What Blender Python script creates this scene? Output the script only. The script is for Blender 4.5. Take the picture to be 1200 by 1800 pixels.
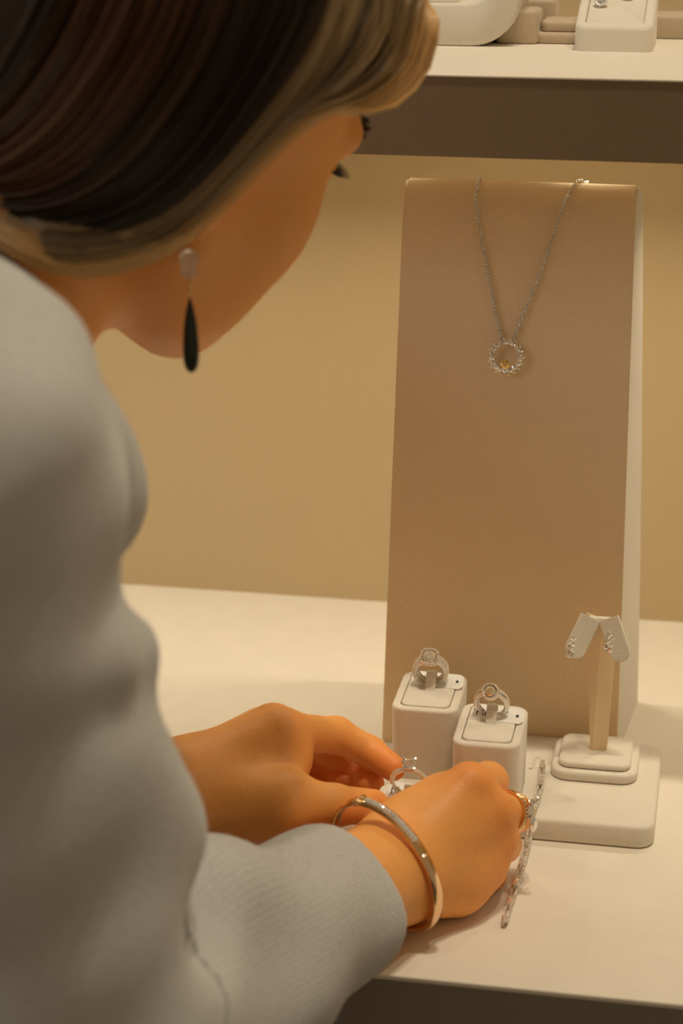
import bpy, bmesh, math, random
import numpy as np
from mathutils import Vector, Matrix
random.seed(7); rng = np.random.default_rng(7)
for o in list(bpy.data.objects): bpy.data.objects.remove(o)
scene = bpy.context.scene
COL = scene.collection

# ------------------------------------------------------------------ camera
F = 3600.0                                   # focal length in pixels of the 1200x1800 frame (72 mm on 36 mm)
YAW, PITCH = math.radians(10.7), math.radians(18.9)
CAM = np.array([0, 0, .49])
fw = np.array([-math.sin(YAW)*math.cos(PITCH), math.cos(YAW)*math.cos(PITCH), -math.sin(PITCH)])
rt = np.array([math.cos(YAW), math.sin(YAW), 0]); up = np.cross(rt, fw)
cd = bpy.data.cameras.new('camera'); cam = bpy.data.objects.new('camera', cd); COL.objects.link(cam)
cam.matrix_world = Matrix(((rt[0], up[0], -fw[0], CAM[0]), (rt[1], up[1], -fw[1], CAM[1]), (rt[2], up[2], -fw[2], CAM[2]), (0, 0, 0, 1)))
cd.sensor_fit = 'VERTICAL'; cd.sensor_height = 36; cd.lens = 72; cd.clip_start = .02; cd.clip_end = 30
cd.dof.use_dof = True; cd.dof.focus_distance = 1.035; cd.dof.aperture_fstop = 8.0
scene.camera = cam
scene.view_settings.view_transform = 'Standard'; scene.view_settings.look = 'None'
scene.view_settings.gamma = 1; scene.view_settings.use_curve_mapping = False
scene.view_settings.exposure = 0.13

# ------------------------------------------------------------------ world and lamps
w = bpy.data.worlds.new('world'); scene.world = w; w.use_nodes = True
w.node_tree.nodes['Background'].inputs[0].default_value = (1.0, .77, .50, 1)
w.node_tree.nodes['Background'].inputs[1].default_value = .215
LED_COL = (1.0, .87, .66)
LEDY = 1.10
def area(name, loc, sx, sy, watts, col, rot=(0, 0, 0), spread=180):
    l = bpy.data.lights.new(name, 'AREA'); l.shape = 'RECTANGLE'; l.size = sx; l.size_y = sy; l.energy = watts; l.color = col; l.spread = math.radians(spread)
    o = bpy.data.objects.new(name, l); o.location = loc; o.rotation_euler = rot; COL.objects.link(o); return o
for i in range(11):                          # diodes of the strip under the upper shelf
    area('strip_diode', (-.73 + .11*i, LEDY, .3285), .012, .012, .094, LED_COL, (0, 0, 0), 130)
area('side_lamp', (-1.7, .1, 1.1), .5, .5, 4.5, (.84, .92, 1.0), (0, math.radians(-62), 0))      # cooler shop light from the left

for x, y, e in ((.16, .80, 27), (.02, .77, 26), (-.52, .80, 2), (.45, .80, 16)):      # unseen warm spots added overhead to brighten blocks, plate and hands
    l = bpy.data.lights.new('fill_spot', 'SPOT'); l.energy = e; l.color = LED_COL; l.spot_size = math.radians(60); l.spot_blend = .6; l.shadow_soft_size = .025
    o = bpy.data.objects.new('fill_spot', l); o.location = (x, y, 2.08); COL.objects.link(o)

# ------------------------------------------------------------------ helpers
def ray(u, v): return fw + rt*((u-600)/F) + up*((900-v)/F)
def D(u, v, d): return CAM + ray(u, v)*d                 # point at a given distance
def Zp(u, v, z): r = ray(u, v); return CAM + r*((z-CAM[2])/r[2])
def Yp(u, v, y): r = ray(u, v); return CAM + r*(y/r[1])

def link(o, parent=None):
    COL.objects.link(o)
    if parent is not None: o.parent = parent
    return o
def tag(o, label=None, cat=None, group=None, kind=None):
    if label: o['label'] = label
    if cat: o['category'] = cat
    if group: o['group'] = group
    if kind: o['kind'] = kind
    return o
def empty(name, loc=(0, 0, 0), rz=0):
    o = bpy.data.objects.new(name, None); o.empty_display_size = .01; o.location = loc; o.rotation_euler = (0, 0, rz); COL.objects.link(o); return o
def from_mesh(name, me, m, parent=None, loc=None, mat4=None):
    o = bpy.data.objects.new(name, me)
    if m is not None and not me.materials: me.materials.append(m)
    if mat4 is not None: o.matrix_local = mat4
    if loc is not None: o.location = loc
    return link(o, parent)
def finish(bm, name, m, parent=None, smooth=True, angle=40, loc=None):
    bmesh.ops.recalc_face_normals(bm, faces=bm.faces)
    me = bpy.data.meshes.new(name); bm.to_mesh(me); bm.free()
    if smooth:
        for p in me.polygons: p.use_smooth = True
        try: me.set_sharp_from_angle(angle=math.radians(angle))
        except Exception: pass
    return from_mesh(name, me, m, parent, loc)
def np_mesh(name, V, Fc, smooth=True):
    me = bpy.data.meshes.new(name)
    V = np.asarray(V, np.float32); Fc = np.asarray(Fc, np.int32); k = Fc.shape[1]
    me.vertices.add(len(V)); me.vertices.foreach_set('co', V.ravel())
    me.loops.add(Fc.size); me.loops.foreach_set('vertex_index', Fc.ravel())
    me.polygons.add(len(Fc)); me.polygons.foreach_set('loop_start', np.arange(0, Fc.size, k, dtype=np.int32))
    try: me.polygons.foreach_set('loop_total', np.full(len(Fc), k, np.int32))
    except Exception: pass
    me.polygons.foreach_set('use_smooth', np.full(len(Fc), smooth)); me.update(); me.validate(); return me
def color_attr(me, name, C):
    a = me.attributes.new(name, 'FLOAT_COLOR', 'POINT'); C = np.asarray(C, np.float32)
    if C.shape[1] == 3: C = np.hstack([C, np.ones((len(C), 1), np.float32)])
    a.data.foreach_set('color', C.ravel())
def rrect(x0, x1, y0, y1, r, n=6):
    pts = []
    for cx, cy, a0 in ((x1-r, y1-r, 0), (x0+r, y1-r, 90), (x0+r, y0+r, 180), (x1-r, y0+r, 270)):
        for i in range(n+1):
            a = math.radians(a0 + 90*i/n); pts.append((cx+r*math.cos(a), cy+r*math.sin(a)))
    return pts
def inset_loop(pts, d):                       # move a convex loop inwards
    n = len(pts); out = []
    for i in range(n):
        a, b, c = Vector(pts[i-1]), Vector(pts[i]), Vector(pts[(i+1) % n])
        t = ((b-a).normalized() + (c-b).normalized()); t.normalize() if t.length > 0 else None
        nrm = Vector((-t.y, t.x)); out.append((b.x+nrm.x*d, b.y+nrm.y*d))
    return out
def rings_solid(bm, loops, cap0=True, cap1=True):
    rs = [[bm.verts.new(p) for p in l] for l in loops]
    for a, b in zip(rs, rs[1:]):
        n = len(a)
        for i in range(n): bm.faces.new((a[i], a[(i+1) % n], b[(i+1) % n], b[i]))
    if cap0: bm.faces.new(rs[0][::-1])
    if cap1: bm.faces.new(rs[-1])
def rbox(bm, x0, x1, y0, y1, z0, z1, r, e, n=6, m=3, bottom=True):
    """box with rounded plan corners r and rounded top (and bottom) edges e"""
    base = rrect(x0, x1, y0, y1, r, n); loops = []
    if bottom:
        for i in range(m+1):
            a = math.pi/2*i/m; L = inset_loop(base, e*(1-math.sin(a))); loops.append([(p[0], p[1], z0+e*(1-math.cos(a))) for p in L])
    else: loops.append([(p[0], p[1], z0) for p in base])
    for i in range(m+1):
        a = math.pi/2*i/m; L = inset_loop(base, e*(1-math.cos(a))); loops.append([(p[0], p[1], z1-e+e*math.sin(a)) for p in L])
    rings_solid(bm, loops)
def box(bm, x0, x1, y0, y1, z0, z1):
    rings_solid(bm, [[(x0, y0, z), (x1, y0, z), (x1, y1, z), (x0, y1, z)] for z in (z0, z1)])
def tube_arr(pts, rad, k=8, closed=False, flat=1.0, upv=None):
    """verts/faces of a tube along pts with parallel-transport frame; rad scalar or list"""
    pts = np.asarray(pts, float); n = len(pts); rad = np.broadcast_to(np.asarray(rad, float), (n,))
    if closed: T = np.roll(pts, -1, 0) - np.roll(pts, 1, 0)
    else: T = np.gradient(pts, axis=0)
    T /= np.linalg.norm(T, axis=1)[:, None] + 1e-12
    a = np.array([0, 0, 1.]) if upv is None else np.asarray(upv, float)
    if abs(a @ T[0]) > .95 and upv is None: a = np.array([1., 0, 0])
    N = np.zeros_like(pts); N[0] = a - (a@T[0])*T[0]; N[0] /= np.linalg.norm(N[0])
    for i in range(1, n):
        v = N[i-1] - (N[i-1]@T[i])*T[i]; N[i] = v/(np.linalg.norm(v)+1e-12)
    B = np.cross(T, N); th = np.arange(k)*2*np.pi/k
    V = pts[:, None, :] + rad[:, None, None]*(np.cos(th)[None, :, None]*N[:, None, :] + flat*np.sin(th)[None, :, None]*B[:, None, :])
    idx = np.arange(n*k).reshape(n, k); m = n if closed else n-1
    i0 = np.arange(m); i1 = (i0+1) % n
    j = np.arange(k); j1 = (j+1) % k
    Fq = np.stack([idx[i0][:, j], idx[i0][:, j1], idx[i1][:, j1], idx[i1][:, j]], -1).reshape(-1, 4)
    return V.reshape(-1, 3), Fq
def join_arr(parts):
    Vs, Fs, o = [], [], 0
    for V, Fq in parts: Vs.append(V); Fs.append(Fq+o); o += len(V)
    return np.vstack(Vs), np.vstack(Fs)
def catmull(P, n):
    P = np.asarray(P, float); Q = np.vstack([2*P[0]-P[1], P, 2*P[-1]-P[-2]]); m = len(P)-1
    t = np.linspace(0, m-1e-9, n); i = t.astype(int); f = (t-i)[:, None]
    a, b, c, d = Q[i], Q[i+1], Q[i+2], Q[i+3]
    return .5*(2*b + (c-a)*f + (2*a-5*b+4*c-d)*f**2 + (3*b-a-3*c+d)*f**3)

# ------------------------------------------------------------------ materials
def mat(name, base, rough=.6, metal=0, spec=.5, sheen=0, bump=None, var=None, trans=0, ior=1.45, sss=0, attr=None):
    m = bpy.data.materials.new(name); m.use_nodes = True; N = m.node_tree.nodes; L = m.node_tree.links; p = N['Principled BSDF']
    p.inputs['Base Color'].default_value = (*base, 1); p.inputs['Roughness'].default_value = rough; p.inputs['Metallic'].default_value = metal
    p.inputs['Specular IOR Level'].default_value = spec; p.inputs['IOR'].default_value = ior
    p.inputs['Transmission Weight'].default_value = trans
    if sheen: p.inputs['Sheen Weight'].default_value = sheen; p.inputs['Sheen Roughness'].default_value = .4
    if sss:
        p.inputs['Subsurface Weight'].default_value = sss; p.inputs['Subsurface Radius'].default_value = (1, .35, .15); p.inputs['Subsurface Scale'].default_value = .006
    tc = N.new('ShaderNodeTexCoord'); src = None
    if attr:
        at = N.new('ShaderNodeAttribute'); at.attribute_name = attr; L.new(at.outputs['Color'], p.inputs['Base Color']); src = at.outputs['Color']
    if var:
        sc, amt = var; t = N.new('ShaderNodeTexNoise'); t.inputs['Scale'].default_value = sc; t.inputs['Detail'].default_value = 5
        L.new(tc.outputs['Object'], t.inputs['Vector'])
        mx = N.new('ShaderNodeMix'); mx.data_type = 'RGBA'; mx.blend_type = 'MULTIPLY'; mx.inputs[0].default_value = 1
        mr = N.new('ShaderNodeMapRange'); mr.inputs[1].default_value = .215; mr.inputs[2].default_value = .75; mr.inputs[3].default_value = 1-amt; mr.inputs[4].default_value = 1+amt
        L.new(t.outputs[0], mr.inputs[0])
        if src is not None: L.new(src, mx.inputs[6])
        else: mx.inputs[6].default_value = (*base, 1)
        L.new(mr.outputs[0], mx.inputs[7]); L.new(mx.outputs[2], p.inputs['Base Color'])
    if bump:
        h = None; bp = N.new('ShaderNodeBump'); bp.inputs['Strength'].default_value = bump[0][1] if False else 1.0; bp.inputs['Distance'].default_value = 1.0
        for sc, amp in bump:
            t = N.new('ShaderNodeTexNoise'); t.inputs['Scale'].default_value = sc; t.inputs['Detail'].default_value = 2
            L.new(tc.outputs['Object'], t.inputs['Vector'])
            ml = N.new('ShaderNodeMath'); ml.operation = 'MULTIPLY'; ml.inputs[1].default_value = amp; L.new(t.outputs[0], ml.inputs[0])
            if h is None: h = ml.outputs[0]
            else:
                ad = N.new('ShaderNodeMath'); ad.operation = 'ADD'; L.new(h, ad.inputs[0]); L.new(ml.outputs[0], ad.inputs[1]); h = ad.outputs[0]
        L.new(h, bp.inputs['Height']); L.new(bp.outputs[0], p.inputs['Normal'])
    return m
CREAM = (.80, .735, .62)
M = {}
M['suede'] = mat('suede', CREAM, .9, spec=.15, sheen=.25, bump=[(1700, .00030), (700, .00008)], var=(1500, .08))
M['suede_tan'] = mat('suede_tan', (.93, .72, .46), .9, spec=.15, sheen=.2, bump=[(1700, .00030)], var=(1500, .08))
M['suede_dark'] = mat('suede_beige', (.60, .49, .36), .9, spec=.15, sheen=.2, bump=[(1700, .00030)], var=(1500, .08))
M['panel'] = mat('shelf_fabric', CREAM, .8, spec=.2, bump=[(1500, .00005)], var=(60, .025))
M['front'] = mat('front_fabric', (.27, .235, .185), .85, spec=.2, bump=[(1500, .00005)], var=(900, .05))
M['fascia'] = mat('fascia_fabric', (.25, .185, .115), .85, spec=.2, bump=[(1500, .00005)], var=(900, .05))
M['wall'] = mat('wall_fabric', (.57, .445, .265), .85, spec=.15, bump=[(1200, .00006)], var=(900, .03))
M['floor'] = mat('floor_wood', (.16, .12, .09), .5, var=(8, .2))
M['silver'] = mat('silver', (.82, .77, .70), .26, metal=1)
M['gold'] = mat('gold', (.93, .60, .27), .14, metal=1)
M['rosegold'] = mat('rose_gold', (.95, .66, .40), .16, metal=1)
M['gem'] = mat('diamond', (1, .97, .91), .04, spec=1, metal=.70, ior=2.4)
M['pave'] = mat('pave_diamond', (1, .97, .91), .08, metal=.65)
M['yellow_gem'] = mat('yellow_diamond', (1, .66, .18), .03, spec=1, metal=.6, ior=2.1)
M['champagne_gem'] = mat('champagne_diamond', (1, .92, .70), .04, spec=1, metal=.65, ior=2.4)
M['crystal'] = mat('crystal', (.9, .92, .95), .05, trans=.8, ior=1.5)
M['drop'] = mat('dark_green_stone', (.012, .018, .010), .22, spec=.5)
M['paper'] = mat('tag_paper', (.92, .90, .86), .6)
M['ink'] = mat('ink', (.03, .03, .03), .6)
M['thread'] = mat('thread', (.85, .82, .76), .4)
M['black'] = mat('black_plastic', (.01, .01, .01), .4)
M['trousers'] = mat('trousers', (.03, .03, .04), .9)
M['channel'] = mat('aluminium', (.7, .7, .7), .4, metal=1)
def emit(name, col, s):
    m = bpy.data.materials.new(name); m.use_nodes = True; p = m.node_tree.nodes['Principled BSDF']
    p.inputs['Emission Color'].default_value = (*col, 1); p.inputs['Emission Strength'].default_value = s; return m
M['diode'] = emit('diode', LED_COL, 6)
M['lash'] = mat('lash', (.01, .007, .005), .5)

# ------------------------------------------------------------------ setting: shelf niche
XL, XR = -1.15, .75
YW = 1.233; SF = .784
def slab(name, x0, x1, y0, y1, z0, z1, m, parent=None, bev=0):
    bm = bmesh.new(); box(bm, x0, x1, y0, y1, z0, z1)
    if bev: bmesh.ops.bevel(bm, geom=bm.edges[:], offset=bev, segments=3, profile=.6, affect='EDGES')
    return finish(bm, name, m, parent)
tag(slab('wall_back', XL, XR, YW, YW+.03, -.9, 2.1, M['wall']), kind='structure', label='plain tan fabric back wall of the display niche')
tag(slab('wall_left', XL-.03, XL, .75, YW+.03, -.9, 2.1, M['wall']), kind='structure', label='tan side wall at the left end of the niche')
tag(slab('wall_right', XR, XR+.03, .75, YW+.03, -.9, 2.1, M['wall']), kind='structure', label='tan side wall at the right end of the niche')
tag(slab('floor', -2.5, 2.5, -2.5, YW+.03, -.93, -.9, M['floor']), kind='structure', label='dark wooden shop floor in front of the display')
# lower shelf
sh = empty('display_shelf', (0, 0, 0)); tag(sh, 'deep cream lower display shelf with dark front below its edge, under the hands', 'shelf')
slab('shelf_top', XL, XR, SF+.022, YW, -.02, 0, M['panel'], sh)
slab('edge_strip', XL, XR, SF, SF+.0225, -.002, .0008, M['panel'], sh, .0008)
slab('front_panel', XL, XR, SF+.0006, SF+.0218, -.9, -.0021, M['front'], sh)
# upper shelf
ush = empty('display_shelf', (0, 0, .334)); tag(ush, 'narrower cream upper shelf with thick grey-brown front fascia, carrying small blocks', 'shelf')
UF = .97
slab('shelf_top', XL, XR, UF, YW, .0375, .0385, M['panel'], ush, .0003)
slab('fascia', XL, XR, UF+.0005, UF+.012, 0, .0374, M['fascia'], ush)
slab('underside_panel', XL, XR, UF+.0121, YW, .006, .0374, M['panel'], ush)
for z, lab, xs in ((.34, 'slim lamp strip fixed under the upper shelf', [-.73+.11*i for i in range(11)]),):
    ls = empty('lamp_strip', (0, 0, z)); tag(ls, lab, 'lamp')
    slab('channel', XL+.02, XR-.02, LEDY-.008, LEDY+.008, -.008, -.0002, M['channel'], ls)
    for x in xs: slab('diode', x-.003, x+.003, LEDY-.003, LEDY+.003, -.0088, -.0081, M['diode'], ls)
# black lock on the front of the lower cabinet
bm = bmesh.new()
bmesh.ops.create_cone(bm, segments=24, radius1=.006, radius2=.005, depth=.008, cap_ends=True, matrix=Matrix.Translation((0, -.004, 0)) @ Matrix.Rotation(math.pi/2, 4, 'X'))
lk = empty('cabinet_lock', Yp(566, 1802, SF+.0006)); finish(bm, 'knob', M['black'], lk)
bm = bmesh.new(); rbox(bm, -.001, .001, -.010, -.008, -.004, .004, .0005, .0003); finish(bm, 'keyhole_plate', M['channel'], lk)
tag(lk, 'small round black lock on the dark shelf front', 'lock')

# ------------------------------------------------------------------ necklace stand
st = empty('necklace_stand', (-.1056, 1.023, 0)); tag(st, 'tall tan leaning necklace stand with rounded top', 'display stand')
HW0, HW1 = .0650, .0600                      # half widths at bottom and top
prof = [(0, 0), (.006, .06), (.0125, .14), (.0195, .22), (.0255, .285)]
arc = []
cx_, cz_, rr_ = .0405, .290, .0150
for i in range(9):
    a = math.radians(175 - i*150/8); arc.append((cx_+rr_*math.cos(a), cz_+rr_*1.15*math.sin(a)))
back = [(.062, .24), (.070, .16), (.0765, .08), (.079, 0)]
full = prof + arc + back
def stand_loft(pts, grow, x_in):
    bm = bmesh.new(); loops = []
    for s in (-1, 1):
        loops.append([((s*(HW0+(HW1-HW0)*min(z/.3, 1)-x_in*s*s*1)), y, z) for y, z in pts])
    return bm, loops
# body: solid wedge
bm = bmesh.new()
def hw(z): return HW0+(HW1-HW0)*min(z/.3, 1)
rings_solid(bm, [[(s*(hw(z)-.0012+.0085*max(0, y-.02*z/.3)/.079), y+(.0016 if i < 14 else 0), z - (.0016 if 5 <= i < 14 else 0)) for i, (y, z) in enumerate(full)] for s in (-1, 1)])
finish(bm, 'body', M['suede'], st, angle=35)
# wrapped front panel: front and top, 2 mm thick, slightly wider
pp = prof + arc; bm = bmesh.new(); n = len(pp); th = .0022
nrm = []
for i in range(n):
    a = pp[max(i-1, 0)]; b = pp[min(i+1, n-1)]; t = Vector((b[0]-a[0], b[1]-a[1])).normalized(); nrm.append((-t.y, t.x))
loop = [p for p in pp] + [(p[0]-q[0]*-0+ -q[0]*th*-1*-1, p[1]-q[1]*th) for p, q in list(zip(pp, nrm))[::-1]]
rings_solid(bm, [[(x, y, z) for (y, z), x in zip(loop, [s*hw(p[1]) for p in loop])] for s in (-1, 1)])
bmesh.ops.bevel(bm, geom=[e for e in bm.edges if abs(e.verts[0].co.x-e.verts[1].co.x) < .006 and e.calc_length() > .002 and all(abs(v.co.x) > .05 for v in e.verts)], offset=.0010, segments=3, affect='EDGES')
finish(bm, 'front_panel', M['suede_tan'], st, angle=50)
def front_y(z):                               # front surface of the stand in world y
    ys = [p[0] for p in prof]; zs = [p[1] for p in prof]
    return 1.023 + float(np.interp(z, zs, ys))
def on_front(u, v, off=.0):                   # point of the stand's front seen at a pixel
    y = 1.04
    for _ in range(8): p = Yp(u, v, y); y = front_y(p[2])
    p = Yp(u, v, y-off); return p

# ------------------------------------------------------------------ gems
def gem_bm(shape='round', r=.003, h=.6, n=8):
    """faceted stone, table up +z, girdle at z=0"""
    bm = bmesh.new(); m = n*2
    def out(a):
        if shape == 'cushion':
            c, s = math.cos(a), math.sin(a); k = 3.2; return 1/((abs(c)**k+abs(s)**k)**(1/k))
        if shape == 'square':
            c, s = math.cos(a), math.sin(a); k = 7; return 1/((abs(c)**k+abs(s)**k)**(1/k))
        return 1
    def pt(a, rad, z):
        x, y = rad*out(a)*math.cos(a), rad*out(a)*math.sin(a)
        if shape == 'marquise': y *= .5; x *= 1.0
        return bm.verts.new((x*r, y*r, z*r))
    off = math.pi/m
    tb = [pt(2*math.pi*i/n+off, .55, .38) for i in range(n)]
    st_ = [pt(2*math.pi*(i+.5)/n+off, .80, .24) for i in range(n)]
    gi = [pt(2*math.pi*i/m+off, 1, .04) for i in range(m)]
    gl = [pt(2*math.pi*i/m+off, 1, -.02) for i in range(m)]
    cu = bm.verts.new((0, 0, -h*1.3*r))
    bm.faces.new(tb)
    for i in range(n):
        j = (i+1) % n
        bm.faces.new((tb[i], st_[i], tb[j]))
        bm.faces.new((tb[i], st_[i-1], gi[2*i])) ; bm.faces.new((tb[i], gi[2*i], st_[i]))
        bm.faces.new((st_[i], gi[2*i], gi[2*i+1])); bm.faces.new((st_[i], gi[2*i+1], gi[(2*i+2) % m]))
    for i in range(m):
        j = (i+1) % m; bm.faces.new((gi[i], gl[i], gl[j], gi[j])); bm.faces.new((gl[i], cu, gl[j]))
    bmesh.ops.recalc_face_normals(bm, faces=bm.faces); return bm
def gem_mesh(*a, **k):
    bm = gem_bm(*a, **k); me = bpy.data.meshes.new('stone'); bm.to_mesh(me); bm.free(); return me
def frame(z, x=None):
    z = Vector(z).normalized(); x = Vector(x) if x is not None else Vector((1, 0, 0)) if abs(z.x) < .9 else Vector((0, 1, 0))
    x = (x - z*x.dot(z)).normalized(); y = z.cross(x)
    return Matrix((x, y, z)).transposed().to_4x4()
def place(p, z, x=None, s=1): return Matrix.Translation(Vector(p)) @ frame(z, x) @ Matrix.Scale(s, 4)
ICO = None
def beads_arr(P, r):
    """tiny faceted beads (20 triangles each)"""
    global ICO
    if ICO is None:
        b = bmesh.new(); bmesh.ops.create_icosphere(b, subdivisions=1, radius=1); b.verts.ensure_lookup_table()
        ICO = (np.array([v.co[:] for v in b.verts]), np.array([[v.index for v in f.verts] for f in b.faces])); b.free()
    P = np.asarray(P, float); r = np.broadcast_to(np.asarray(r, float), (len(P),))
    V = (P[:, None, :] + ICO[0][None]*r[:, None, None]).reshape(-1, 3)
    Fq = (ICO[1][None] + (np.arange(len(P))*len(ICO[0]))[:, None, None]).reshape(-1, 3)
    return V, Fq
def beads(name, P, r, m, parent, kind='stuff'):
    V, Fq = beads_arr(P, r); o = from_mesh(name, np_mesh(name, V, Fq, False), m, parent)
    if kind: o['kind'] = kind
    return o
def tube(name, pts, rad, m, parent, k=8, closed=False, flat=1.0, upv=None):
    V, Fq = tube_arr(pts, rad, k, closed, flat, upv)
    if not closed:                                # caps
        me = bpy.data.meshes.new(name); n = len(pts)
        faces = [tuple(f) for f in Fq] + [tuple(range(k))[::-1], tuple(range((n-1)*k, n*k))]
        me.from_pydata([tuple(v) for v in V], [], faces); me.validate()
        for p in me.polygons: p.use_smooth = len(p.vertices) == 4
    else: me = np_mesh(name, V, Fq)
    return from_mesh(name, me, m, parent)
def chain_arr(path, link_len, wire, wide=.55):
    """row of oval links along a path, each turned against the last"""
    path = np.asarray(path, float); seg = np.linalg.norm(np.diff(path, axis=0), axis=1); s = np.r_[0, np.cumsum(seg)]
    pitch = link_len*.72; n = int(s[-1]/pitch); parts = []
    th = np.arange(10)*2*np.pi/10
    for i in range(n):
        q = (i+.5)*pitch; c = np.array([np.interp(q, s, path[:, j]) for j in range(3)])
        c2 = np.array([np.interp(min(q+pitch*.5, s[-1]), s, path[:, j]) for j in range(3)])
        t = c2-c; t /= np.linalg.norm(t)+1e-12
        a = np.array([0, -1., .3]) if abs(t[1]) < .9 else np.array([1., 0, 0]); a -= (a@t)*t; a /= np.linalg.norm(a); b = np.cross(t, a)
        w_ = (a+b) if i % 2 else (a-b); w_ /= np.linalg.norm(w_)
        pts = c + np.cos(th)[:, None]*t*link_len*.5 + np.sin(th)[:, None]*w_*link_len*.5*wide
        parts.append(tube_arr(pts, wire, 5, True, upv=np.cross(t, w_)))
    return join_arr(parts)

# ------------------------------------------------------------------ necklace
nk = empty('necklace', on_front(889, 655)); tag(nk, 'fine silver chain necklace with round diamond wreath pendant hanging on the tall stand', 'necklace')
base = np.array(nk.location)
def loc_(p): return np.asarray(p)-base
def over_top(x0, x1):                           # run over the rounded top and down the back
    pts = []; run = arc[2:8]+[(.0600, .27), (.0665, .24)]
    for i, (y, z) in enumerate(run):
        a = math.atan2((z-cz_)/1.15, y-cx_); pts.append((x0+(x1-x0)*min(i/5, 1), 1.023+y+.0013*math.cos(a), z+.0013*max(math.sin(a), 0)))
    return pts
for pix in ([(835, 345), (839, 370), (846, 420), (857, 480), (868, 540), (880, 590), (884, 604)], [(997, 345), (990, 360), (972, 415), (951, 475), (927, 535), (904, 590), (899, 604)]):
    P = [on_front(u, v, .0012) for u, v in pix]
    P = [np.array(q) for q in over_top(P[0][0], P[0][0]+(.0085 if pix[0][0] > 900 else -.0006))][::-1] + P
    V, Fq = chain_arr(loc_(catmull(P, 120)), .0028, .00034)
    tag(from_mesh('chain', np_mesh('chain', V, Fq), M['silver'], nk), kind='stuff')
pc = on_front(889, 626, .0022); fn = Vector((0, -1, .09)).normalized(); ex = Vector((1, 0, 0)); ez = fn.cross(ex); ez = -ez if ez.z < 0 else ez
R0 = .0070
ringp = [Vector(pc) + ex*R0*math.cos(t) + ez*R0*math.sin(t) for t in np.linspace(0, 2*math.pi, 49)[:-1]]
pring = tube('pendant_ring', [loc_(p) for p in ringp], .0007, M['silver'], nk, 8, True)
gm = gem_mesh('round', .00135); gm.materials.append(M['gem']); mq = gem_mesh('marquise', .0021); mq.materials.append(M['gem'])
for i in range(18):
    t = 2*math.pi*i/18+.17; big = .75 + .35*(.5-.5*math.sin(t))
    c = Vector(pc)+(ex*math.cos(t)+ez*math.sin(t))*(R0+.0004)+fn*.0009
    from_mesh('stone', gm, None, pring, mat4=place(loc_(c), fn+Vector((random.uniform(-.15, .15), 0, random.uniform(-.15, .15))), ex, big))
    t2 = t+.13; dirv = ex*math.cos(t2+.5)+ez*math.sin(t2+.5)
    c = Vector(pc)+(ex*math.cos(t2)+ez*math.sin(t2))*(R0+.0019)+fn*.0007
    from_mesh('stone', mq, None, pring, mat4=place(loc_(c), fn+Vector((random.uniform(-.2, .2), 0, random.uniform(-.2, .2))), dirv, .62*big))
yg = gem_mesh('round', .0024); o = from_mesh('yellow_stone', yg, M['yellow_gem'], nk, mat4=place(loc_(Vector(pc)-ez*.0042+fn*.0012), fn, ex)); o['label'] = 'round yellow stone'
beads('prong', [loc_(Vector(pc)-ez*.0042+fn*.0016+(ex*math.cos(a)+ez*math.sin(a))*.0023) for a in (.78, 2.36, 3.93, 5.5)], .0005, M['gold'], nk, None)

# ------------------------------------------------------------------ base plate and ring blocks
bm = bmesh.new(); rbox(bm, -.0685, .0685, -.0495, .0495, 0, .012, .009, .0022, 6, 3)
bp = finish(bm, 'display_base_plate', M['suede'], loc=(-.0850, .9727, 0)); tag(bp, 'low cream fabric base plate with rounded corners under the blocks and earring stand', 'display base')

def ring_block(name, cx, cy, z0, wx, dy, h, label, rz=0, strap=True, pad_drop=.0004):
    t = empty(name, (cx, cy, z0), rz); tag(t, label, 'ring holder')
    bm = bmesh.new(); x, y = wx/2, dy/2
    base = rrect(-x, x, -y, y, .0075, 6); e = .0016; loops = []
    loops.append([(p[0]*.97, p[1]*.97, 0) for p in base]); loops.append([(p[0]*.975, p[1]*.975, .0006) for p in base])
    for i in range(5):
        a = math.pi/2*i/4; L = inset_loop(base, e*(1-math.cos(a))); loops.append([(p[0], p[1], h-e+e*math.sin(a)) for p in L])
    rim = .0042
    loops.append([(p[0], p[1], h) for p in inset_loop(base, rim)])
    loops.append([(p[0], p[1], h-.0022) for p in inset_loop(base, rim+.0001)])
    rings_solid(bm, loops); finish(bm, 'body', M['suede'], t, angle=60)
    bm = bmesh.new(); rbox(bm, -x+rim+.0005, x-rim-.0005, -y+rim+.0005, y-rim-.0005, h-.0021, h+.0006, .0045, .0009, 5, 3); finish(bm, 'pad', M['suede'], t, angle=60)
    if strap:                                     # folded fabric tab that holds the ring
        sx = .0026; pts = []
        for q in np.linspace(0, 1, 15):
            a = math.pi*(q); pts.append((.0095*(q-.5)*1.15-.001, .0005 + .0088*math.sin(a)**.75))
        pts[0] = (pts[0][0]-.0012, .0006); pts[-1] = (pts[-1][0], .0006)
        bm = bmesh.new(); outer = [(yy, zz+h) for yy, zz in pts]; inner = [(yy*.80-.0002, max(zz-.0011, .0001)+h) for yy, zz in pts][::-1]
        rings_solid(bm, [[(s*sx, yy+.006, zz) for yy, zz in outer+inner] for s in (-1, 1)])
        finish(bm, 'strap', M['suede'], t, angle=50)
    return t
LB = ring_block('ring_display_block', -.1378, .9805, .012, .0345, .0510, .040, 'cream ring holder standing against the tall stand, behind the other ring holders')
RB = ring_block('ring_display_block', -.1015, .9448, .012, .0340, .0510, .040, 'cream ring holder beside the earring stand, nearest the plate front edge')
TB = ring_block('ring_display_block', -.1320, .8700, 0, .0340, .0500, .0400, 'cream ring holder between the two hands, mostly hidden by the right hand')

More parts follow.
